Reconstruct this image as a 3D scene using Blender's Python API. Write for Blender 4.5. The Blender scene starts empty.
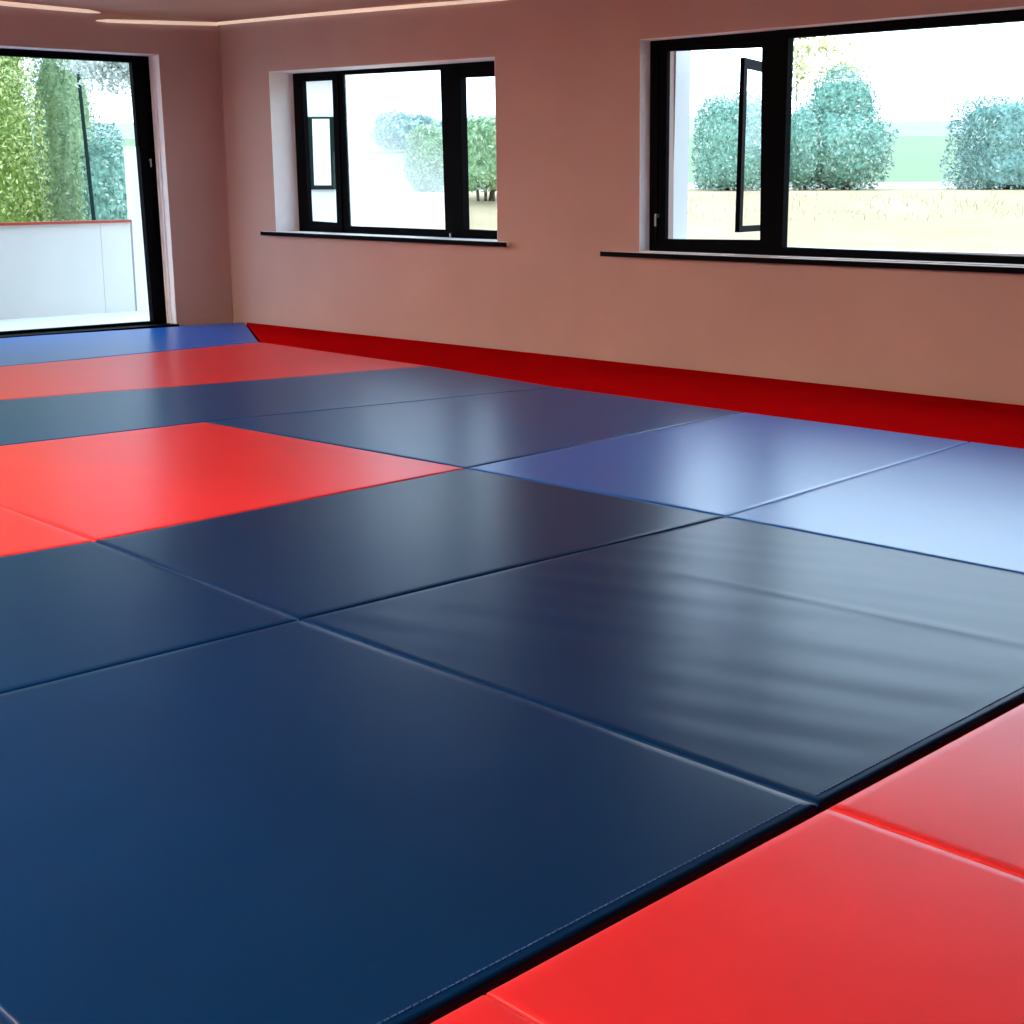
import bpy, bmesh, math, random
from mathutils import Vector, Matrix, noise
random.seed(7)
S = bpy.context.scene
COL = S.collection

# ------------------------------------------------------------------ camera
CAM = Vector((11.255, -7.305, 1.12))
YAW, PITCH, ROLL, FPX = math.radians(135.7281), math.radians(-12.7734), math.radians(-.1967), 1385.82
FW = Vector((math.cos(PITCH)*math.cos(YAW), math.cos(PITCH)*math.sin(YAW), math.sin(PITCH)))
_r = FW.cross(Vector((0, 0, 1))).normalized(); _u = _r.cross(FW)
RT = math.cos(ROLL)*_r + math.sin(ROLL)*_u
UP = -math.sin(ROLL)*_r + math.cos(ROLL)*_u
cd = bpy.data.cameras.new('camera'); cam = bpy.data.objects.new('camera', cd); COL.objects.link(cam)
cd.sensor_width = 36; cd.lens = 36*FPX/1024; cd.clip_end = 3000; cd.clip_start = .02
m = Matrix((RT, UP, -FW)).transposed().to_4x4(); m.translation = CAM; cam.matrix_world = m
S.camera = cam
WH = Vector((FW.x, FW.y, 0)).normalized()          # level sight direction, used to lay out the garden
RH = Vector((WH.y, -WH.x, 0))

def survey(px, py, depth):
    """point of the garden seen at a photo position and a chosen distance"""
    return CAM + (FW + RT*((px-512)/FPX) - UP*((py-512)/FPX))*depth

# ------------------------------------------------------------------ materials
def mat(name):
    mt = bpy.data.materials.new(name); mt.use_nodes = True
    nt = mt.node_tree; b = nt.nodes['Principled BSDF']
    return mt, nt, b
def N(nt, t, **k):
    n = nt.nodes.new(t)
    for a, v in k.items():
        if a in n.inputs: n.inputs[a].default_value = v
        else: setattr(n, a, v)
    return n
def L(nt, a, b): nt.links.new(a, b)

def plain(name, col, rough=.5, spec=.5, metal=0, mottled=0, scale=3, bump=0, bscale=200):
    mt, nt, b = mat(name)
    b.inputs['Roughness'].default_value = rough; b.inputs['Metallic'].default_value = metal
    b.inputs['Specular IOR Level'].default_value = spec
    b.inputs['Base Color'].default_value = (*col, 1)
    tc = N(nt, 'ShaderNodeTexCoord')
    if mottled:
        n = N(nt, 'ShaderNodeTexNoise', Scale=scale, Detail=4.0); L(nt, tc.outputs['Object'], n.inputs['Vector'])
        r = N(nt, 'ShaderNodeValToRGB')
        r.color_ramp.elements[0].position = .3; r.color_ramp.elements[1].position = .7
        r.color_ramp.elements[0].color = (*[c*(1-mottled) for c in col], 1)
        r.color_ramp.elements[1].color = (*[min(1, c*(1+mottled)) for c in col], 1)
        L(nt, n.outputs['Fac'], r.inputs['Fac']); L(nt, r.outputs['Color'], b.inputs['Base Color'])
    if bump:
        n2 = N(nt, 'ShaderNodeTexNoise', Scale=bscale, Detail=3.0); L(nt, tc.outputs['Object'], n2.inputs['Vector'])
        bp = N(nt, 'ShaderNodeBump', Strength=bump, Distance=.01); L(nt, n2.outputs['Fac'], bp.inputs['Height'])
        L(nt, bp.outputs['Normal'], b.inputs['Normal'])
    return mt

def vinyl(name, col, rough, spec):
    mt, nt, b = mat(name)
    tc = N(nt, 'ShaderNodeTexCoord')
    n = N(nt, 'ShaderNodeTexNoise', Scale=1.7, Detail=5.0, Roughness=.6); L(nt, tc.outputs['Object'], n.inputs['Vector'])
    r = N(nt, 'ShaderNodeValToRGB')
    r.color_ramp.elements[0].position = .3; r.color_ramp.elements[1].position = .72
    r.color_ramp.elements[0].color = (*[c*.92 for c in col], 1); r.color_ramp.elements[1].color = (*[c*1.08 for c in col], 1)
    L(nt, n.outputs['Fac'], r.inputs['Fac']); L(nt, r.outputs['Color'], b.inputs['Base Color'])
    mr = N(nt, 'ShaderNodeMapRange'); mr.inputs['To Min'].default_value = rough-.015; mr.inputs['To Max'].default_value = rough+.02
    L(nt, n.outputs['Fac'], mr.inputs['Value']); L(nt, mr.outputs['Result'], b.inputs['Roughness'])
    g = N(nt, 'ShaderNodeTexNoise', Scale=420.0, Detail=2.0); L(nt, tc.outputs['Object'], g.inputs['Vector'])
    bp = N(nt, 'ShaderNodeBump', Strength=.06, Distance=.002); L(nt, g.outputs['Fac'], bp.inputs['Height'])
    L(nt, bp.outputs['Normal'], b.inputs['Normal'])
    b.inputs['Specular IOR Level'].default_value = spec
    return mt

def foliage(name, dark, mid, pale, trans=.25):
    mt, nt, b = mat(name)
    g = N(nt, 'ShaderNodeNewGeometry')
    r = N(nt, 'ShaderNodeValToRGB')
    e = r.color_ramp.elements
    e[0].position = 0; e[0].color = (*dark, 1); e[1].position = 1; e[1].color = (*pale, 1)
    k = e.new(.5); k.color = (*mid, 1); k = e.new(.86); k.color = (*[(a+c)/2 for a, c in zip(mid, pale)], 1)
    L(nt, g.outputs['Random Per Island'], r.inputs['Fac']); L(nt, r.outputs['Color'], b.inputs['Base Color'])
    b.inputs['Roughness'].default_value = .45
    t = N(nt, 'ShaderNodeBsdfTranslucent'); L(nt, r.outputs['Color'], t.inputs['Color'])
    mx = N(nt, 'ShaderNodeMixShader', Fac=trans)
    L(nt, b.outputs[0], mx.inputs[1]); L(nt, t.outputs[0], mx.inputs[2])
    L(nt, mx.outputs[0], nt.nodes['Material Output'].inputs['Surface'])
    return mt

def glass(name, haze=None):
    mt, nt, b = mat(name); nt.nodes.remove(b)
    tr = N(nt, 'ShaderNodeBsdfTransparent'); tr.inputs['Color'].default_value = (.97, .985, .98, 1)
    gl = N(nt, 'ShaderNodeBsdfGlossy', Roughness=.0)
    gm = N(nt, 'ShaderNodeNewGeometry'); ir = N(nt, 'ShaderNodeMapRange'); L(nt, gm.outputs['Backfacing'], ir.inputs['Value'])
    ir.inputs['To Min'].default_value = 1.13; ir.inputs['To Max'].default_value = 1/1.13      # thin pane: same reflectance on both faces
    fr = N(nt, 'ShaderNodeFresnel'); L(nt, ir.outputs[0], fr.inputs['IOR'])
    mx = N(nt, 'ShaderNodeMixShader'); L(nt, fr.outputs[0], mx.inputs[0]); L(nt, tr.outputs[0], mx.inputs[1]); L(nt, gl.outputs[0], mx.inputs[2])
    out = mx
    if haze:                                        # condensation film left on the pane
        cx, cz, r0, r1, lo, hi = haze
        tc = N(nt, 'ShaderNodeTexCoord'); 
        vm = N(nt, 'ShaderNodeVectorMath', operation='DISTANCE'); L(nt, tc.outputs['Object'], vm.inputs[0]); vm.inputs[1].default_value = (cx, 0, cz)
        n = N(nt, 'ShaderNodeTexNoise', Scale=2.2, Detail=5.0); L(nt, tc.outputs['Object'], n.inputs['Vector'])
        ad = N(nt, 'ShaderNodeMath', operation='MULTIPLY_ADD'); L(nt, n.outputs['Fac'], ad.inputs[0]); ad.inputs[1].default_value = .22; L(nt, vm.outputs['Value'], ad.inputs[2])
        mr = N(nt, 'ShaderNodeMapRange'); mr.inputs['From Min'].default_value = r0+.11; mr.inputs['From Max'].default_value = r1+.11
        mr.inputs['To Min'].default_value = lo; mr.inputs['To Max'].default_value = hi
        L(nt, ad.outputs[0], mr.inputs['Value'])
        df = N(nt, 'ShaderNodeBsdfTranslucent'); df.inputs['Color'].default_value = (.85, .87, .86, 1)
        m2 = N(nt, 'ShaderNodeMixShader'); L(nt, mr.outputs[0], m2.inputs[0]); L(nt, mx.outputs[0], m2.inputs[1]); L(nt, df.outputs[0], m2.inputs[2])
        out = m2
    L(nt, out.outputs[0], nt.nodes['Material Output'].inputs['Surface'])
    return mt

M = dict(
    wall=plain('rose_brown_paint', (.445, .315, .285), .75, .2, mottled=.05, scale=1.2, bump=.05, bscale=90),
    ceil=plain('ceiling_paint', (.52, .31, .22), .85, .2, mottled=.03),
    floor=plain('grey_screed', (.10, .10, .105), .8, .2, mottled=.1),
    pale=plain('cream_paint', (.74, .66, .56), .8, .2, mottled=.03),
    white=plain('white_plaster', (.82, .83, .83), .7, .3, mottled=.03, scale=8),
    trim=None,
    black=plain('black_aluminium', (.002, .002, .003), .65, .03),
    sill=plain('black_gloss_sill', (.008, .008, .009), .16, .5),
    steel=plain('grey_metal', (.35, .36, .37), .35, .5, metal=.8),
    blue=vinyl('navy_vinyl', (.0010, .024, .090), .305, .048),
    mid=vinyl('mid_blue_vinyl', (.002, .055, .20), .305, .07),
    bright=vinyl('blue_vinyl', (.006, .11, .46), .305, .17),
    red=vinyl('red_vinyl', (.69, .030, .036), .305, .065),
    deepred=vinyl('deep_red_vinyl', (.46, .002, .003), .6, .0),
    thread=plain('blue_thread', (.03, .09, .33), .6),
    foam=plain('dark_mat_edge', (.008, .012, .03), .6, .3),
    glass=glass('clear_glass'),
    haze=glass('misted_glass', (2.75, 2.15, .62, 1.12, .03, .22)),
    grass=plain('dry_grass', (.47, .335, .195), .9, .1, mottled=.12, scale=.8, bump=.4, bscale=6),
    path=plain('pale_gravel', (.46, .33, .25), .9, .1, mottled=.1),
    field=plain('green_field', (.20, .25, .125), .9, .1, mottled=.06, scale=.05),
    hill=plain('far_hill', (.36, .36, .33), .95, 0, mottled=.04, scale=.01),
    render_=plain('outdoor_render', (.62, .61, .58), .8, .2, mottled=.04, scale=1.5),
    whiter=plain('outdoor_white_paint', (.72, .74, .74), .7, .2, mottled=.02),
    coping=plain('red_coping', (.36, .04, .02), .5, .4),
    bark=plain('bark', (.10, .075, .05), .9, .1, mottled=.3, scale=20),
    pole=plain('dark_green_pole', (.008, .018, .014), .7, .08),
    teal=foliage('teal_leaves', (.10, .21, .16), (.25, .44, .35), (.85, .90, .80)),  # near-white leaves paint overexposed glints into the colour
    blueteal=foliage('blue_green_leaves', (.10, .20, .18), (.24, .41, .37), (.85, .90, .82)),  # palest leaves carry sky glare as colour here too
    green=foliage('green_leaves', (.14, .25, .13), (.34, .50, .27), (.78, .86, .62)),
    conifer=foliage('conifer_leaves', (.16, .25, .14), (.30, .42, .25), (.55, .66, .44)),
    lime=foliage('lime_leaves', (.10, .15, .03), (.33, .41, .11), (.88, .88, .42)),
    yellow=foliage('yellow_green_leaves', (.30, .32, .10), (.60, .56, .22), (.88, .80, .48)),
    grey=foliage('grey_leaves', (.34, .37, .32), (.60, .63, .57), (.88, .88, .84)),
    fill=None,
    core_teal=plain('teal_growth', (.23, .41, .32), .9, .1, mottled=.55, scale=14),
    core_blueteal=plain('blue_green_growth', (.22, .38, .34), .9, .1, mottled=.55, scale=14),
    core_green=plain('green_growth', (.32, .47, .25), .9, .1, mottled=.5, scale=14),
    core_conifer=plain('conifer_growth', (.24, .32, .165), .9, .1, mottled=.35, scale=18),
    core_lime=plain('lime_growth', (.18, .25, .05), .9, .1, mottled=.6, scale=14),
    stalk=foliage('dry_stalks', (.30, .22, .11), (.5, .38, .2), (.7, .55, .33)),
)

mt, nt, b = mat('glowing_trim'); b.inputs['Base Color'].default_value = (.85, .78, .68, 1)
b.inputs['Emission Color'].default_value = (1, .78, .60, 1); b.inputs['Emission Strength'].default_value = .26; M['trim'] = mt  # plain trim made to glow so it reads brighter than the wall
mt, nt, b = mat('fill_glow'); b.inputs['Base Color'].default_value = (.8, .8, .8, 1)
b.inputs['Emission Color'].default_value = (1, .80, .66, 1); b.inputs['Emission Strength'].default_value = 62; M['fill'] = mt  # strong warm glow for the added unseen fill panels
# ------------------------------------------------------------------ object helpers
def tag(o, label=None, cat=None, group=None, kind=None):
    if label: o['label'] = label
    if cat: o['category'] = cat
    if group: o['group'] = group
    if kind: o['kind'] = kind
    return o
def obj(name, bm, mt, parent=None, smooth=False):
    me = bpy.data.meshes.new(name)
    bmesh.ops.recalc_face_normals(bm, faces=bm.faces)
    bm.to_mesh(me); bm.free()
    for k in (mt if isinstance(mt, (list, tuple)) else [mt]): me.materials.append(k)
    if smooth:
        for p in me.polygons: p.use_smooth = True
    o = bpy.data.objects.new(name, me); COL.objects.link(o)
    if parent: o.parent = parent
    return o
def empty(name, loc=(0, 0, 0)):
    o = bpy.data.objects.new(name, None); COL.objects.link(o); o.location = loc; o.empty_display_size = .1
    return o
def local(o, root):
    """keep world place when the parent sits at root.location"""
    o.matrix_parent_inverse = Matrix.Translation(root.location).inverted()
    return o
def part(name, bm, mt, root, smooth=False):
    return local(obj(name, bm, mt, root, smooth), root)

def box(bm, a, b):
    vs = [bm.verts.new((x, y, z)) for z in (a[2], b[2]) for x, y in ((a[0], a[1]), (b[0], a[1]), (b[0], b[1]), (a[0], b[1]))]
    for f in ((0, 3, 2, 1), (4, 5, 6, 7), (0, 1, 5, 4), (1, 2, 6, 5), (2, 3, 7, 6), (3, 0, 4, 7)):
        bm.faces.new([vs[i] for i in f])
def bevelled(a, b, w=.004, seg=2):
    bm = bmesh.new(); box(bm, a, b)
    bmesh.ops.bevel(bm, geom=bm.edges[:], offset=w, segments=seg, affect='EDGES'); return bm
def place(axis, p, d):                               # 2-D outline point to 3-D: axis 'y' = x,z outline; 'x' = y,z outline
    return (p[0], d, p[1]) if axis == 'y' else (d, p[0], p[1])
def prism(bm, poly, axis, d0, d1):
    A = [bm.verts.new(place(axis, p, d0)) for p in poly]; B = [bm.verts.new(place(axis, p, d1)) for p in poly]
    n = len(poly)
    bm.faces.new(A); bm.faces.new(B[::-1])
    for i in range(n): bm.faces.new((A[i], B[i], B[(i+1) % n], A[(i+1) % n]))
def ring(bm, o, i, axis, d0, d1):
    """frame between outer and inner outlines (4 points each)"""
    V = [[bm.verts.new(place(axis, p, d)) for p in poly] for poly in (o, i) for d in (d0, d1)]
    O0, O1, I0, I1 = V
    for k in range(4):
        j = (k+1) % 4
        bm.faces.new((O0[k], O0[j], I0[j], I0[k])); bm.faces.new((O1[k], I1[k], I1[j], O1[j]))
        bm.faces.new((O0[k], O1[k], O1[j], O0[j])); bm.faces.new((I0[k], I0[j], I1[j], I1[k]))
def tube(bm, pts, r, seg=8):
    rings = []
    for k, p in enumerate(pts):
        p = Vector(p); rr = r[k] if isinstance(r, (list, tuple)) else r
        d = (Vector(pts[min(k+1, len(pts)-1)]) - Vector(pts[max(k-1, 0)])).normalized()
        a = d.cross(Vector((0, 0, 1)) if abs(d.z) < .9 else Vector((1, 0, 0))).normalized(); b = d.cross(a)
        rings.append([bm.verts.new(p + rr*(a*math.cos(t*2*math.pi/seg) + b*math.sin(t*2*math.pi/seg))) for t in range(seg)])
    for q in range(len(rings)-1):
        for t in range(seg):
            bm.faces.new((rings[q][t], rings[q][(t+1) % seg], rings[q+1][(t+1) % seg], rings[q+1][t]))
    bm.faces.new(rings[0][::-1]); bm.faces.new(rings[-1])
def quad_rect(x0, x1, z0, z1): return [(x0, z1), (x1, z1), (x1, z0), (x0, z0)]

# ------------------------------------------------------------------ room shell
XW, YW = 13.6, -10.6          # far ends of the hall
ZF = -.04                     # bare floor; mat tops lie at 0
def ceil_z(x): return 2.67 - .036*min(x, 4.8)
bm = bmesh.new(); box(bm, (-.0, YW, ZF-.05), (XW, 0, ZF))
tag(obj('floor', bm, M['floor']), 'bare dark floor under and beyond the mats', 'floor', kind='structure')
bm = bmesh.new()
prism(bm, [(-.3, ceil_z(0)), (0, ceil_z(0)), (4.8, ceil_z(4.8)), (XW+.3, ceil_z(4.8)), (XW+.3, 2.95), (-.3, 2.95)], 'y', YW-.3, .3)
tag(obj('ceiling', bm, M['ceil']), 'brown pink painted ceiling at the top edge', 'ceiling', kind='structure')

# openings (x,z): TL TR BR BL
W1 = [(.745, 2.20), (3.60, 2.125), (3.62, .80), (.76, .825)]
W2 = [(4.985, 2.135), (9.3, 2.07), (9.3, .745), (5.01, .76)]
bm = bmesh.new()
prism(bm, [(-.3, -.1), W1[3], W1[0], (-.3, 2.75)], 'y', 0, .36)
prism(bm, [W1[0], W1[1], (3.6, 2.75), (-.3, 2.75)], 'y', 0, .36)
prism(bm, [(-.3, -.1), (3.62, -.1), W1[2], W1[3]], 'y', 0, .36)
prism(bm, [(3.62, -.1), (5.01, -.1), W2[3], W2[0], (4.985, 2.75), (3.6, 2.75), W1[1], W1[2]], 'y', 0, .36)
prism(bm, [W2[0], W2[1], (9.3, 2.75), (4.985, 2.75)], 'y', 0, .36)
prism(bm, [(5.01, -.1), (9.3, -.1), W2[2], W2[3]], 'y', 0, .36)
prism(bm, [(9.3, -.1), (XW+.3, -.1), (XW+.3, 2.75), (9.3, 2.75)], 'y', 0, .36)
tag(obj('wall_right', bm, M['wall']), 'long dusky pink wall with two black framed windows', 'wall', kind='structure')

# wall with the glazed door (x = 0), outline in (y, z)
DY0, DY1, DZ = -.60, -3.1, 2.335                      # right jamb, left jamb, head
bm = bmesh.new()
prism(bm, [(0, -.1), (DY0, -.1), (DY0-.03, DZ+.02), (DY0-.03, 2.75), (0, 2.75)], 'x', -.3, 0)
prism(bm, [(DY0-.03, DZ+.02), (DY1, DZ-.02), (DY1, 2.75), (DY0-.03, 2.75)], 'x', -.3, 0)
prism(bm, [(DY1, -.1), (YW-.3, -.1), (YW-.3, 2.75), (DY1, 2.75)], 'x', -.3, 0)
prism(bm, [(DY0, -.1), (DY1, -.1), (DY1, -.045), (DY0, -.045)], 'x', -.3, 0)
tag(obj('wall_far', bm, M['wall']), 'dusky pink end wall holding the tall glazed door', 'wall', kind='structure')
# hall side behind the camera's left shoulder, with three wide windows of its own
bm = bmesh.new(); box(bm, (-.3, YW-.3, -.1), (XW+.3, YW, 2.75))
tag(obj('wall_left', bm, M['pale']), 'pale cream wall opposite the two windows', 'wall', kind='structure')
bm = bmesh.new(); box(bm, (XW, YW-.3, -.1), (XW+.3, .3, 2.75))
tag(obj('wall_back', bm, M['pale']), 'plain pale cream wall behind the viewer', 'wall', kind='structure')
# added unseen glow panels that brighten the hall from overhead
for k, x in enumerate((1.2, 3.4, 5.6, 7.8)):
    z = ceil_z(x)-.03; y = -8.3
    lp = empty('fill_panel', (x, y, z)); tag(lp, ('added unseen fill panel nearest the glazed door wall', 'second added unseen fill panel from the glazed door wall', 'third added unseen fill panel from the glazed door wall', 'added unseen fill panel farthest from the glazed door wall')[k], 'fill light', 'added fill panels in a row under the ceiling')
    bm = bmesh.new(); ring(bm, quad_rect(-.62, .62, -.32, .32), quad_rect(-.6, .6, -.3, .3), 'y', -.04, 0)
    bmesh.ops.transform(bm, matrix=Matrix.Rotation(math.radians(90), 4, 'X'), verts=bm.verts[:])
    obj('fill_panel_frame', bm, M['white'], lp)
    bm = bmesh.new(); box(bm, (-.6, -.3, -.02), (.6, .3, -.012)); obj('glow_face', bm, M['fill'], lp)

# pale cover strips where walls meet the ceiling, with an added faint glow
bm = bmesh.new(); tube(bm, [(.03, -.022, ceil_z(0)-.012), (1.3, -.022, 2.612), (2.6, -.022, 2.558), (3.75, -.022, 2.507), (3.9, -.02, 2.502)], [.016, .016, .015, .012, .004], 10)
tag(obj('trim_1', bm, M['trim'], smooth=True), 'cream trim strip with an added faint glow along the top of the window wall', 'trim', kind='structure')
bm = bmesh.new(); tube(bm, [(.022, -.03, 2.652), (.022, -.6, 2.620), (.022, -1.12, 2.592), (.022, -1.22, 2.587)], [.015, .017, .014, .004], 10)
tag(obj('trim_2', bm, M['trim'], smooth=True), 'short cream trim strip with an added glow running from the corner above the door', 'trim', kind='structure')
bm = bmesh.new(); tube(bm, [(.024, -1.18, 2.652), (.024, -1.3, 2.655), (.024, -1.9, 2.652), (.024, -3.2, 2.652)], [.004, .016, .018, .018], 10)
tag(obj('trim_3', bm, M['trim'], smooth=True), 'cream trim strip with an added glow at the ceiling over the glazed door', 'trim', kind='structure')
bm = bmesh.new(); tube(bm, [(.006, -.006, 0), (.006, -.006, 2.6)], .006, 6)
tag(obj('trim_4', bm, M['wall'], smooth=True), 'thin painted filler bead in the corner of the pink walls', 'trim', kind='structure')

# ------------------------------------------------------------------ window_1 (three lights)
FY = .25
w1 = empty('window_1', (2.1, FY, .82)); tag(w1, 'smaller black framed window with three lights near the corner', 'window', kind='structure')
LG = [(.883, 2.122), (1.316, 2.110), (1.324, .912), (.912, .924)]
CG = [(1.45, 2.144), (2.70, 2.105), (2.735, .872), (1.475, .886)]
RG = [(2.967, 2.03), (3.50, 2.012), (3.50, .868), (2.99, .880)]
bm = bmesh.new()
ring(bm, [(.70, 2.25), (1.39, 2.24), (1.40, .78), (.72, .78)], LG, 'y', FY, FY+.045)
ring(bm, [(1.39, 2.24), (2.78, 2.20), (2.81, .775), (1.40, .78)], CG, 'y', FY+.012, FY+.045)
ring(bm, [(2.78, 2.20), (3.66, 2.17), (3.68, .77), (2.81, .775)], [(2.86, 2.09), (3.58, 2.07), (3.58, .83), (2.88, .84)], 'y', FY, FY+.045)
part('window_frame', bm, M['black'], w1)
bm = bmesh.new(); ring(bm, [(2.845, 2.10), (3.59, 2.08), (3.59, .822), (2.868, .832)], RG, 'y', FY-.018, FY+.045)
ca = part('casement', bm, M['black'], w1)
bm = bmesh.new(); box(bm, (2.812, FY-.014, .80), (2.826, FY+.012, .845)); part('latch', bm, M['steel'], w1)
for nm, G, mt_ in (('glass_pane', LG, 'glass'), ('glass_pane', CG, 'haze'), ('glass_pane', RG, 'glass')):
    bm = bmesh.new(); prism(bm, [(p[0], p[1]) for p in G], 'y', FY+.032, FY+.038)
    g = part(nm, bm, M[mt_], w1)
    if mt_ == 'haze': tag(g, 'middle pane misted white with condensation')
bm = bmesh.new(); ring(bm, W1, [(p[0]+(.004 if i in (0, 3) else -.004), p[1]-(.004 if i < 2 else -.004)) for i, p in enumerate(W1)], 'y', -.0005, FY)
part('plaster_reveal', bm, M['white'], w1)
bm = bmesh.new()
prism(bm, [(.60, .836), (3.76, .801), (3.76, .775), (.60, .810)], 'y', -.045, FY)
sl = part('window_sill', bm, M['white'], w1)
bm = bmesh.new(); prism(bm, [(.60, .833), (3.76, .798), (3.76, .765), (.60, .800)], 'y', -.060, -.045)
nz = obj('nosing', bm, M['black'], sl); nz['label'] = 'black front edge of the sill'; bv = sl.modifiers.new('bevel', 'BEVEL'); bv.width = .005; bv.segments = 3
# white outer sill
bm = bmesh.new(); box(bm, (.70, .33, .76), (3.7, .46, .80)); part('outer_sill', bm, M['whiter'], w1)

# ------------------------------------------------------------------ window_2 (open casement + large fixed light)
GY = .10
w2 = empty('window_2', (7, GY, .76)); tag(w2, 'large black framed window with an opened casement', 'window', kind='structure')
LG2 = [(5.125, 2.058), (5.883, 2.026), (5.920, .853), (5.140, .845)]
CG2 = [(6.094, 2.063), (9.2, 2.00), (9.2, .780), (6.106, .813)]
bm = bmesh.new()
ring(bm, [(4.93, 2.16), (6.0, 2.14), (6.01, .73), (4.95, .73)], [(5.06, 2.085), (5.93, 2.055), (5.95, .83), (5.075, .82)], 'y', GY, GY+.045)
ring(bm, [(6.0, 2.14), (9.36, 2.06), (9.36, .70), (6.01, .73)], CG2, 'y', GY-.012, GY+.045)
part('window_frame', bm, M['black'], w2)
bm = bmesh.new(); ring(bm, [(5.05, 2.095), (5.94, 2.065), (5.96, .822), (5.065, .812)], LG2, 'y', GY+.012, GY+.045)
part('inner_bead', bm, M['black'], w2)
bm = bmesh.new(); prism(bm, CG2, 'y', GY+.03, GY+.036); part('glass_pane', bm, M['glass'], w2)
bm = bmesh.new(); box(bm, (5.068, GY-.012, .985), (5.085, GY+.012, 1.01)); box(bm, (5.07, GY-.02, .93), (5.083, GY-.008, 1.01)); part('handle', bm, M['steel'], w2)
bm = bmesh.new(); ring(bm, W2, [(p[0]+(.004 if i in (0, 3) else -.004), p[1]-(.004 if i < 2 else -.004)) for i, p in enumerate(W2)], 'y', -.0005, GY)
part('plaster_reveal', bm, M['white'], w2)
bm = bmesh.new(); prism(bm, [(4.705, .759), (9.5, .739), (9.5, .715), (4.705, .735)], 'y', -.045, GY)
sl = part('window_sill', bm, M['white'], w2)
bm = bmesh.new(); prism(bm, [(4.705, .756), (9.5, .736), (9.5, .704), (4.705, .724)], 'y', -.060, -.045)
nz = obj('nosing', bm, M['black'], sl); nz['label'] = 'black front edge of the sill'; bv = sl.modifiers.new('bevel', 'BEVEL'); bv.width = .005; bv.segments = 3
# opened sash standing outside, square to the wall
A, B = Vector((5.68, .19, 0)), Vector((5.45, .97, 0)); d = (B-A).normalized(); nrm = Vector((-d.y, d.x, 0)); LN = (B-A).length
bm = bmesh.new(); ring(bm, [(0, 1.985), (LN, 1.985), (LN, .895), (0, .895)], [(.06, 1.925), (LN-.06, 1.925), (LN-.06, .935), (.06, .935)], 'y', -.015, .015)
mtx = Matrix.Translation(A) @ Matrix((d, nrm, (0, 0, 1))).transposed().to_4x4()
bmesh.ops.transform(bm, matrix=mtx, verts=bm.verts[:])
sash = part('open_sash', bm, M['black'], w2); sash['label'] = 'casement sash swung outward'
bm = bmesh.new(); box(bm, (.05, -.003, .92), (LN-.05, .003, 1.93)); bmesh.ops.transform(bm, matrix=mtx, verts=bm.verts[:])
g = obj('glass_pane', bm, M['glass'], sash); g.matrix_parent_inverse = Matrix.Identity(4)
bm = bmesh.new(); box(bm, (4.93, .36, .78), (5.0, .52, 2.14)); box(bm, (4.93, .33, .74), (9.4, .50, .80)); part('outer_reveal', bm, M['whiter'], w2)

# ------------------------------------------------------------------ door_1
FX = -.17
d1 = empty('door_1', (FX, -1.8, 0)); tag(d1, 'tall black framed glass door open to the garden view', 'door', kind='structure')
bm = bmesh.new()
ring(bm, [(DY1-.02, DZ+.06), (-.595, DZ+.085), (-.595, -.04), (DY1-.02, -.04)], [(DY1+.06, 2.262), (-.715, 2.30), (-.675, .025), (DY1+.06, .025)], 'x', FX-.07, FX)
part('door_frame', bm, M['black'], d1)
bm = bmesh.new()
ring(bm, [(DY1+.055, 2.27), (-.70, 2.31), (-.665, .02), (DY1+.055, .02)], [(DY1+.14, 2.256), (-.800, 2.288), (-.748, .03), (DY1+.14, .03)], 'x', FX-.055, FX+.012)
lf = part('door_leaf', bm, M['black'], d1)
bm = bmesh.new(); prism(bm, [(-.700, 2.29), (-.822, 2.29), (-.806, 1.575), (-.690, 1.575)], 'x', FX-.02, FX+.03)
part('upper_stile_cover', bm, M['black'], d1)
bm = bmesh.new(); box(bm, (FX+.012, -.697, 1.452), (FX+.03, -.683, 1.47)); box(bm, (FX+.026, -.696, 1.40), (FX+.034, -.684, 1.47)); part('handle', bm, M['steel'], d1)
bm = bmesh.new(); prism(bm, [(DY1+.13, 2.258), (-.795, 2.290), (-.745, .028), (DY1+.13, .028)], 'x', FX-.03, FX-.024); part('glass_pane', bm, M['glass'], d1)
bm = bmesh.new(); prism(bm, [(DY0-.0005, -.04), (DY0-.006, -.04), (DY0-.036, DZ+.02), (DY0-.0305, DZ+.02)], 'x', FX, .0005)
prism(bm, [(DY0-.03, DZ+.02), (DY1, DZ-.02), (DY1, DZ-.026), (DY0-.03, DZ+.014)], 'x', FX, .0005)
part('plaster_reveal', bm, M['white'], d1)
for k, (xx, ww) in enumerate(((-.125, .02), (-.07, .014))):
    bm = bmesh.new(); prism(bm, [(DY0-.006, -.03), (DY0-.02, -.03), (DY0-.046, 2.1), (DY0-.034, 2.1)], 'x', xx-ww, xx)
    part('weather_strip', bm, M['white'], d1)
bm = bmesh.new(); box(bm, (FX-.05, DY1, -.045), (.035, DY0+.0, .006)); part('threshold', bm, M['black'], d1)

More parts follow.
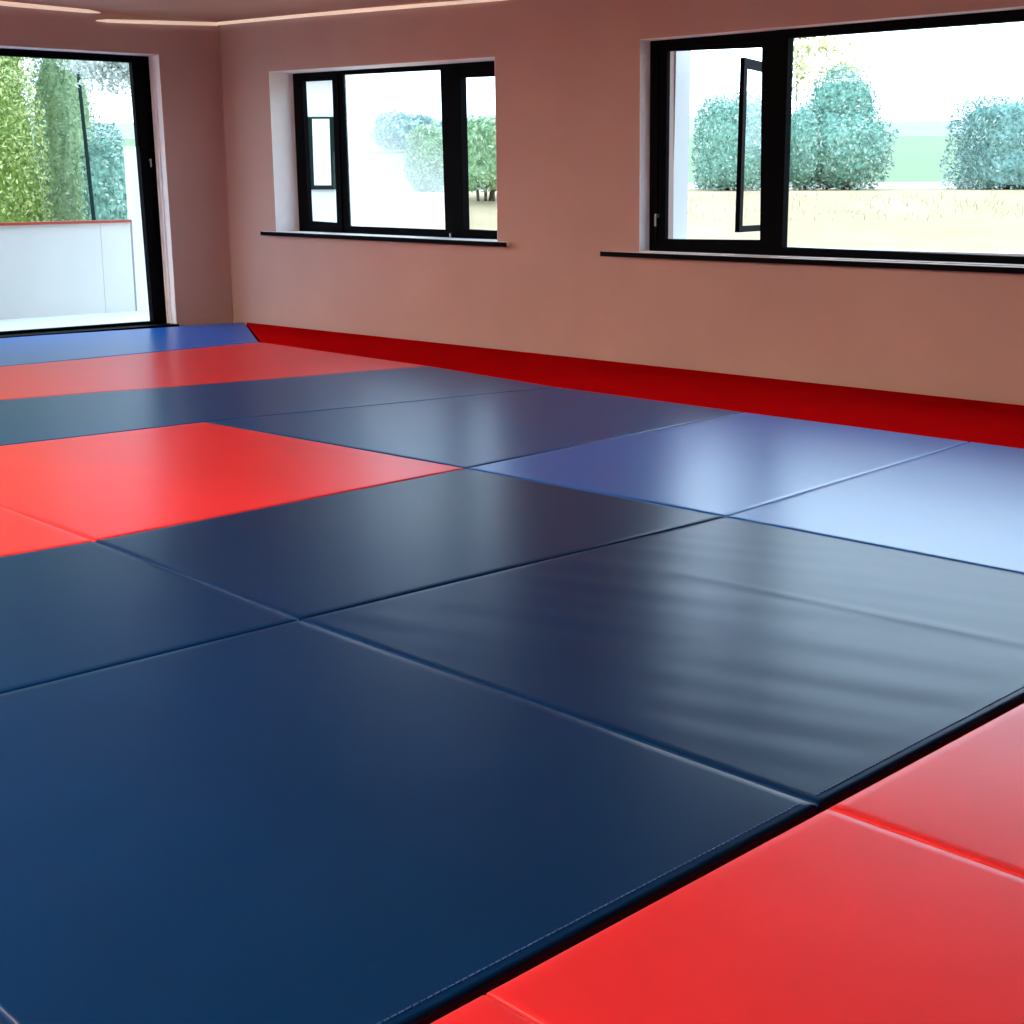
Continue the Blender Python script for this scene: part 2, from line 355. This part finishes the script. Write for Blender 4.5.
# ------------------------------------------------------------------ mats
TH = .04
def edge_params(Ln, ed=(.0, .002, .005, .009, .03), step=.09):
    if Ln < .2: return [0, .25, .5, .75, 1]
    e = [v/Ln for v in ed]; n = max(2, int((Ln-2*ed[-1])/step))
    mid = [e[-1] + (1-2*e[-1])*k/n for k in range(1, n)]
    return e + mid + [1-v for v in reversed(e)]
def poly_at(pl, t):
    n = len(pl)-1; k = min(int(t*n), n-1); f = t*n-k
    return Vector(pl[k]).lerp(Vector(pl[k+1]), f)
def make_mat(top, bot, col, label, cat_group, wav=.0009, seed=0, round_=.006, wrinkle=0, gap=.002):
    """padded vinyl mat ruled between its two long edges (lists of x,y), with rolled edges and a slight waviness"""
    n = max(len(top), len(bot))-1
    c = sum((Vector(p) for p in (top[0], top[-1], bot[0], bot[-1])), Vector((0, 0)))/4
    lu = max((Vector(top[-1])-Vector(top[0])).length, (Vector(bot[-1])-Vector(bot[0])).length)
    lv = max((Vector(bot[0])-Vector(top[0])).length, (Vector(bot[-1])-Vector(top[-1])).length)
    us, vs = (edge_params(lu), edge_params(lv)) if not wrinkle else (edge_params(lu, step=.02), edge_params(lv, step=.02))
    if n > 1:
        us = sorted(set([round(u, 6) for u in us] + [k/n for k in range(1, n)]))
    bm = bmesh.new(); G = []
    for v in vs:
        row = []
        for u in us:
            g_u, g_v = gap/lu, gap/lv
            uu = g_u + u*(1-2*g_u); vv = g_v + v*(1-2*g_v)
            p = poly_at(top, uu).lerp(poly_at(bot, uu), vv)
            e = min(min(u, 1-u)*lu, min(v, 1-v)*lv)
            z = 0 if e >= .009 else -round_*(1-e/.009)**2
            q = Vector((p.x*1.1, p.y*1.1, seed*3.7))
            z += wav*(noise.noise(q*1.3) + .5*noise.noise(q*3.1)) * min(1, e/.03)
            if wrinkle:
                s_ = p.dot(Vector((.30, -.95))); t_ = p.dot(Vector((.95, .30)))
                e2 = e/.12
                fa, fb = Vector(FOLD[0]), Vector(FOLD[1]); fd = (fb-fa).normalized(); al = (p-fa).dot(fd)/(fb-fa).length
                off = (p-fa).dot(Vector((-fd.y, fd.x)))
                if 0 < al < 1: z += .0022*math.sin(math.pi*al)**.5*math.exp(-(off/.022)**2)*min(1, e2)
                z += wrinkle*min(1, e/.12)*noise.noise(Vector((s_*9, t_*1.3, 4.2)))
            row.append(bm.verts.new((p.x-c.x, p.y-c.y, z)))
        G.append(row)
    nu, nv = len(us), len(vs)
    for a in range(nv-1):
        for b in range(nu-1): bm.faces.new((G[a][b], G[a][b+1], G[a+1][b+1], G[a+1][b]))
    loop = G[0][:-1] + [r[-1] for r in G[:-1]] + G[-1][:0:-1] + [r[0] for r in G[:0:-1]]
    low = [bm.verts.new((v.co.x, v.co.y, -TH+.0005)) for v in loop]
    for k in range(len(loop)):
        j = (k+1) % len(loop); f = bm.faces.new((loop[k], low[k], low[j], loop[j]))
    bm.faces.new(low)
    o = obj('judo_mat', bm, M[col], smooth=True); o.location = (c.x, c.y, 0)
    tag(o, label, 'mat', cat_group)
    return o
FOLD = ((8.66, -4.09), (9.86, -3.995))   # slight fold across one mat
# lattice of seams measured on the floor (x, y)
Y3 = -5.19; YB = -6.60
BL, RD = 'blue floor mats', 'red floor mats'
p11, p21, p31, p41, p51 = (1.93, -.76), (4.08, -1.10), (5.46, -1.27), (6.87, -1.295), (8.17, -1.30)
p32, p42, p52, p62 = (5.09, -3.50), (6.97, -3.40), (8.31, -3.36), (9.915, -3.34)
p43, p53, p63 = (7.03, -5.15), (8.25, -5.19), (9.915, -5.19)
p4b, p5b, p6b = (6.93, YB), (8.225, YB), (9.915, YB)
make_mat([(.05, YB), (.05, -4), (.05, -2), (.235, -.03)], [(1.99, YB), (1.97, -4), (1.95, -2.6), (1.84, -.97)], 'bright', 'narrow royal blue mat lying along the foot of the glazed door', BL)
make_mat([(.26, -.025), (3, -.02), (5.6, -.02), (8.5, -.02), (XW-.1, -.02)], [(1.86, -.945), p21, p31, p51, (XW-.1, -1.30)], 'deepred', 'long dark red border mat along the wall under the windows', RD, seed=1)
make_mat([(2.02, YB), (1.99, -4), (1.97, -2.6), (1.87, -.985)], [(2.95, YB), (3.53, -4), (3.79, -2.74), p21], 'red', 'far red mat between the blue door strip and the dark blue row', RD, seed=2)
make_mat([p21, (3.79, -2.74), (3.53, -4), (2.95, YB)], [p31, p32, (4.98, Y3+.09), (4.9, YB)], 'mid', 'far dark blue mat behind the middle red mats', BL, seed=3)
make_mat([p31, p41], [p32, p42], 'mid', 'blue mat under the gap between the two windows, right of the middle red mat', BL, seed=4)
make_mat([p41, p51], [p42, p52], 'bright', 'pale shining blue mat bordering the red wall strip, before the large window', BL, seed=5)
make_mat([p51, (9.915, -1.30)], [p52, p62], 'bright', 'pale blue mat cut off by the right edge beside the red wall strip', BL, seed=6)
make_mat([p32, p42], [(4.98, Y3+.09), p43], 'red', 'bright red mat in the middle, pointing its corner at the blue mats', RD, seed=7)
make_mat([(4.98, Y3+.09), p43], [(4.9, YB), p4b], 'red', 'bright red mat at the left edge, beside the middle red mat', RD, seed=8)
make_mat([p42, p52], [p43, p53], 'blue', 'dark blue mat in front of the middle red mat, its corner at the red tip', BL, seed=9, wav=.0012)
make_mat([p43, p53], [p4b, p5b], 'blue', 'dark navy mat at the left edge in front of the red mats', BL, seed=10)
mA = make_mat([p52, p62], [p53, p63], 'blue', 'wrinkled dark blue mat with a broad grey sheen at right', BL, seed=11, wav=.0012, wrinkle=.0015)
mB = make_mat([p53, p63], [p5b, p6b], 'blue', 'largest navy mat in the foreground, filling the lower left', BL, seed=12)
X6, X7 = 9.932, 11.7
make_mat([(X6, -1.30), (X7, -1.30)], [(X6, -3.34), (X7, -3.34)], 'red', 'red mat out beyond the right edge near the window wall', RD, seed=13)
make_mat([(X6, -3.35), (X7, -3.35)], [(X6, Y3), (X7, Y3)], 'red', 'red mat at the right edge beside the wrinkled blue mat', RD, seed=14)
make_mat([(X6, Y3), (X7, Y3)], [(X6, -6.075), (X7, -6.075)], 'red', 'large red mat at the bottom right corner', RD, seed=15)
make_mat([(X6, -6.075), (X7, -6.075)], [(X6, -7.9), (X7, -7.9)], 'red', 'small red tip of a mat at the bottom edge beside the navy mat', RD, seed=16)
# stitched hem along the free edge of the two front mats
for mm, (ya, yb) in ((mA, (p62[1], Y3)), (mB, (Y3, YB))):
    bm = bmesh.new(); y = ya-.03
    while y > yb+.03:
        x = 9.915-.004-.020
        box(bm, (x-.0012, y-.009, -.002), (x+.0012, y, .0016)); y -= .0135
    o = obj('stitching', bm, M['thread'], mm); o.matrix_parent_inverse = Matrix.Translation(mm.location).inverted()
    bm = bmesh.new(); box(bm, (9.9115, yb+.006, -.039), (9.9145, ya-.006, -.009))
    o = obj('side_band', bm, M['foam'], mm); o.matrix_parent_inverse = Matrix.Translation(mm.location).inverted()

# ------------------------------------------------------------------ garden and country outside
def ease(a, b, x):
    t = min(1, max(0, (x-a)/(b-a))); return t*t*(3-2*t)
def ground_z(s):
    """height of the land by distance along the sight direction"""
    z = -.10
    z += 1.30*ease(15.5, 24.5, s)
    if s > 24: z += min(s-24, 10)*.016
    if s > 34: z += (min(s, 95)-34)*.060
    return z
def land(name, s0, s1, t0, t1, ns, ntt, mt, label, fn=None, rough=.0):
    bm = bmesh.new(); G = []
    for a in range(ns+1):
        s = s0+(s1-s0)*a/ns; row = []
        for b in range(ntt+1):
            t = (t0+(t1-t0)*b/ntt)
            p = CAM + WH*s + RH*t
            z = (fn(s, t) if fn else ground_z(s)) + (rough*noise.noise(Vector((p.x*.5, p.y*.5, 0))) if s > 17 else 0)
            row.append(bm.verts.new((p.x, p.y, z)))
        G.append(row)
    for a in range(ns):
        for b in range(ntt): bm.faces.new((G[a][b], G[a][b+1], G[a+1][b+1], G[a+1][b]))
    return tag(obj(name, bm, M[mt], smooth=True), label, name.split('_')[-1], kind='structure')
land('grass_ground', -25, 29, -40, 45, 60, 40, 'grass', 'pale dry grass ground outside the windows', rough=.05)
land('gravel_path', 29, 36, -40, 45, 8, 20, 'path', 'pale track behind the garden hedges')
land('green_field', 36, 95, -70, 80, 20, 20, 'field', 'smooth green field rising beyond the hedges')
def hill_z(s, t): return 4.2 + 12.5*ease(100, 300, s)*(1+.10*noise.noise(Vector((t*.02, 1, 0)))) - .5*ease(100, 130, s)
land('blue_hills', 95, 420, -260, 260, 24, 50, 'hill', 'low bluish hills on the horizon', fn=hill_z)

def leaf(bm, p, size, nrm):
    a = nrm.orthogonal().normalized(); b = nrm.cross(a).normalized(); an = random.uniform(0, 6.28)
    a, b = a*math.cos(an)+b*math.sin(an), b*math.cos(an)-a*math.sin(an)
    w = size*random.uniform(.30, .5); h = size*random.uniform(.7, 1.2)
    bm.faces.new([bm.verts.new(p+q) for q in (-a*h, b*w+nrm*.15*size, a*h, -b*w+nrm*.15*size)])
def rnd_dir():
    while True:
        v = Vector((random.uniform(-1, 1), random.uniform(-1, 1), random.uniform(-1, 1)))
        if .05 < v.length < 1: return v.normalized()
def bush(name, label, group, blobs, n, size, leaves, base_z, cat='bush', squash=2.0, shell=.72, stems=5, core=None):
    """blobs: (centre, (half width, half depth, half height)); leaves scattered through the outer shell of each"""
    c0 = sum((Vector(b[0]) for b in blobs), Vector())/len(blobs)
    root = empty(name, (c0.x, c0.y, base_z)); tag(root, label, cat, group)
    bm = bmesh.new(); tot = sum(b[1][0]*b[1][2] for b in blobs)
    for c, r in blobs:
        c = Vector(c)
        for _ in range(int(n*r[0]*r[2]/tot)):
            v = rnd_dir(); p_ = squash
            if squash > 3:                                             # even cover on the corners of a clipped block
                v = Vector((random.uniform(-1, 1), random.uniform(-1, 1), random.uniform(-1, 1))); v[random.choice((0, 1, 2))] = random.choice((-1, 1)); v.normalize()
            k = (abs(v.x)**p_+abs(v.y)**p_+abs(v.z)**p_)**(-1/p_)      # rounded box when squash is large
            q = v*k*random.uniform(shell, 1.0)
            q *= 1+(.14 if squash < 3 else .05)*noise.noise(v*2.3+c)
            p = c + RH*q.x*r[0] + WH*q.y*r[1] + Vector((0, 0, q.z*r[2]))
            if p.z < base_z+.02: continue
            leaf(bm, p, size, (v+rnd_dir()*.8).normalized())
    part('foliage', bm, M[leaves], root)
    if core:
        bm = bmesh.new()
        for c, r in blobs:
            c = Vector(c); st = bmesh.ops.create_icosphere(bm, subdivisions=4, radius=1)
            for vv in st['verts']:
                v = vv.co.normalized(); k = (abs(v.x)**squash+abs(v.y)**squash+abs(v.z)**squash)**(-1/squash)
                q = v*k*(shell+.06)*(1+.10*noise.noise(v*4+c)+.06*noise.noise(v*11))
                pp = c + RH*q.x*r[0] + WH*q.y*r[1] + Vector((0, 0, q.z*r[2])); pp.z = max(pp.z, base_z-.1); vv.co = pp
        part('inner_growth', bm, M[core], root)
    if stems:
        bm = bmesh.new()
        for k in range(stems):
            c, r = blobs[k % len(blobs)]; c = Vector(c)
            top = c + RH*random.uniform(-.5, .5)*r[0] + Vector((0, 0, random.uniform(-.2, .4)*r[2]))
            f = Vector((c.x, c.y, base_z-.15)) + RH*random.uniform(-.4, .4)*r[0]*.8
            tube(bm, [f, f.lerp(top, .5)+rnd_dir()*.04, top], [.03, .022, .008], 6)
        part('stem', bm, M['bark'], root)
    return root
def blob(x0, x1, y0, y1, d, depth=None):
    c = survey((x0+x1)/2, (y0+y1)/2, d); hw = (x1-x0)/2/FPX*d; hh = (y1-y0)/2/FPX*d
    return (c, (hw, depth or hw, hh))
GB, GT = 'garden bushes outside the large window', 'trees and hedges beyond the glazed door'
gz = ground_z
def bz(d): return gz(d*1.0)
D = 26
bush('garden_bush', 'broad rounded teal bush left in the large window', GB,
     [blob(787, 895, 100, 197, D), blob(806, 878, 66, 150, D), blob(782, 822, 100, 196, D, 1.0)], 11000, .044, 'teal', bz(D), stems=7, core='core_teal')
bush('garden_bush', 'square clipped blue green hedge block at right edge of large window', GB,
     [blob(957, 1110, 97, 197, D, 1.1)], 11500, .044, 'blueteal', bz(D), squash=9, stems=7, core='core_blueteal')
bush('garden_bush', 'narrow teal hedge seen through the opened casement', GB,
     [blob(695, 768, 95, 197, D, .9)], 6500, .044, 'teal', bz(D), squash=4, core='core_teal')
bush('sparse_tree', 'sparse yellow green tree rising behind the rounded teal bush', None,
     [blob(812, 872, 42, 112, 28), blob(772, 850, 30, 58, 28, .6), blob(780, 815, 44, 100, 28, .5)], 1000, .07, 'yellow', bz(28), cat='tree', shell=.3, stems=3)
bush('garden_bush', 'round green bush behind the misted middle pane', GB,
     [blob(404, 452, 124, 200, 24)], 3600, .046, 'green', bz(24), core='core_green')
bush('garden_bush', 'flat topped green hedge in the right light of the smaller window', GB,
     [blob(458, 515, 118, 190, 22, .7)], 4600, .044, 'green', bz(22), squash=6, core='core_green')
bush('distant_tree_clump', 'hazy far clump of trees above the round green bush', None,  # several far trees merged into one clump
     [blob(372, 420, 112, 150, 60), blob(395, 448, 116, 152, 62)], 1800, .2, 'blueteal', gz(60), cat='tree', stems=0, core='core_blueteal')
DD = 17.5
bush('tall_hedge', 'tall lime green hedge at the left of the glazed door', GT,
     [blob(-75, 44, 50, 330, DD, .8), blob(-90, 20, -140, 130, DD, .8)], 24000, .036, 'lime', bz(DD), cat='hedge', squash=3.4, stems=4, core='core_lime')  # upper blob is an added unseen top, shutting sky out of the floor reflection
bush('conifer_hedge', 'smooth mid green conifer beside the dark pole', GT,
     [blob(38, 96, 30, 330, DD+2.0, .6)], 7500, .034, 'conifer', bz(DD), cat='hedge', squash=3.2, stems=3, core='core_conifer')
bush('garden_bush', 'teal bush right of the dark pole behind the white wall', GT,
     [blob(90, 130, 124, 320, DD+.4, .5)], 3600, .040, 'teal', bz(DD), squash=3.5, core='core_teal')
bush('overhanging_tree', 'grey leafy branches hanging over the conifer and the dark pole', GT,
     [blob(165, 212, 20, 98, DD-1.6, .4), blob(62, 190, 26, 97, DD-1.6, .5)], 4600, .042, 'grey', bz(DD), cat='tree', shell=.2, stems=1)
a, b = survey(77, 62, DD-.5), survey(96, 240, DD-.5)
bm = bmesh.new(); tube(bm, [b+(b-a)*.55, b, a], [.028, .026, .022], 8)
tag(obj('slim_pole', bm, M['pole'], smooth=True), 'slim dark pole leaning between the conifer and the teal bush', 'pole')

# low white wall with a red coping and a white end post just outside the door
lw = empty('low_garden_wall', (-2.4, -1.5, -.1)); tag(lw, 'low white wall with a thin red coping outside the glazed door', 'wall', kind='thing')
ye, ys_ = .30, -4.6
zt = lambda y: .868 + .010*(y+1.1)
bm = bmesh.new()
segs = [ys_, -2.3, -.05, ye-.0]
for k in range(len(segs)-1):
    y0, y1 = segs[k], segs[k+1]-.004
    prism(bm, [(y0, -.12), (y1, -.12), (y1, zt(y1)), (y0, zt(y0))], 'x', -2.46, -2.34)
part('wall_panel', bm, M['render_'], lw)
bm = bmesh.new(); prism(bm, [(ys_-.02, zt(ys_)), (ye, zt(ye)), (ye, zt(ye)+.026), (ys_-.02, zt(ys_)+.030)], 'x', -2.49, -2.31)
part('coping', bm, M['coping'], lw)
bm = bmesh.new(); box(bm, (-2.41, ye+.015, -.12), (-2.33, ye+.28, 1.66)); tag(obj('gate_post', bm, M['whiter']), 'white post at the end of the low wall beside the door frame', 'post')
bm = bmesh.new(); box(bm, (-6, -7, -.13), (-.31, 3, -.055)); tag(obj('patio', bm, M['render_']), 'pale patio outside the glazed door', 'patio', kind='structure')

# white outbuilding glimpsed through the left light of the small window
q = survey(318, 150, 16.5); ax = RH; 
ob = empty('outbuilding', (q.x, q.y, -.1)); tag(ob, 'white outbuilding with a dark window seen through the narrow left light', 'building')
def obox(name, px0, px1, py0, py1, d0, d1, mt_, par, keep=True):
    bm = bmesh.new()
    u0, u1 = (px0-512)/FPX*16.5, (px1-512)/FPX*16.5
    z1, z0 = survey(318, py0, 16.5).z, survey(318, py1, 16.5).z
    fw = WH*16.5*.9755
    P = []
    for z in (z0, z1):
        for u, dd in ((u0, d0), (u1, d0), (u1, d1), (u0, d1)):
            p = CAM + fw + RH*u + WH*dd; P.append(bm.verts.new((p.x, p.y, z)))
    for f in ((0, 3, 2, 1), (4, 5, 6, 7), (0, 1, 5, 4), (1, 2, 6, 5), (2, 3, 7, 6), (3, 0, 4, 7)): bm.faces.new([P[i] for i in f])
    return local(obj(name, bm, M[mt_], par), par)
obox('wall_block', 262, 352, 85, 330, 0, 2.4, 'whiter', ob)
obox('roof', 256, 357, 76, 87, -.12, 2.5, 'white', ob)
obox('window_frame', 322, 346, 122, 190, -.04, .0, 'pole', ob)
obox('window_pane', 326, 342, 124, 186, -.055, -.035, 'white', ob)

# seed heads of tall grass below the bushes
bm = bmesh.new()
for _ in range(380):
    s = random.uniform(21, 23.3); t = random.uniform(.08, .42)*s
    p = CAM + WH*s + RH*t; p.z = ground_z(s)-.03
    h = random.uniform(.04, .13); dx = RH*random.uniform(-.05, .05); w = RH*.006
    bm.faces.new([bm.verts.new(v) for v in (p-w, p+w, p+dx+w*.6+Vector((0, 0, h)), p+dx-w*.6+Vector((0, 0, h)))])
tag(obj('tall_grass', bm, M['stalk']), 'dry grass stalks on the field before the hedges', 'grass', kind='stuff')

# ------------------------------------------------------------------ light
w = bpy.data.worlds.new('overcast_sky'); S.world = w; w.use_nodes = True
nt = w.node_tree; bg = nt.nodes['Background']
tc = N(nt, 'ShaderNodeTexCoord'); sx = N(nt, 'ShaderNodeSeparateXYZ'); L(nt, tc.outputs['Generated'], sx.inputs[0])
r = N(nt, 'ShaderNodeValToRGB'); r.color_ramp.elements[0].position = 0; r.color_ramp.elements[1].position = .7
r.color_ramp.elements[0].color = (.64, .82, 1, 1); r.color_ramp.elements[1].color = (.54, .76, 1, 1)
L(nt, sx.outputs['Z'], r.inputs['Fac']); L(nt, r.outputs['Color'], bg.inputs['Color'])
# bright part of the cloud cover, over the field to the right
az = math.radians(25); gd = (WH*math.cos(az) + RH*math.sin(az))*math.cos(math.radians(18)) + Vector((0, 0, math.sin(math.radians(18))))
dp = N(nt, 'ShaderNodeVectorMath', operation='DOT_PRODUCT'); L(nt, tc.outputs['Generated'], dp.inputs[0]); dp.inputs[1].default_value = gd
mr = N(nt, 'ShaderNodeMapRange', interpolation_type='SMOOTHSTEP'); L(nt, dp.outputs['Value'], mr.inputs['Value'])
mr.inputs['From Min'].default_value = .84; mr.inputs['From Max'].default_value = .99
mr.inputs['To Min'].default_value = 2.1; mr.inputs['To Max'].default_value = 5.2
L(nt, mr.outputs[0], bg.inputs['Strength'])

S.cycles.diffuse_bounces = 6; S.cycles.max_bounces = 14; S.cycles.transparent_max_bounces = 16
S.cycles.sample_clamp_indirect = 8
vs = S.view_settings; vs.view_transform = 'Standard'; vs.look = 'None'; vs.gamma = 1; vs.use_curve_mapping = False; vs.exposure = 1.0
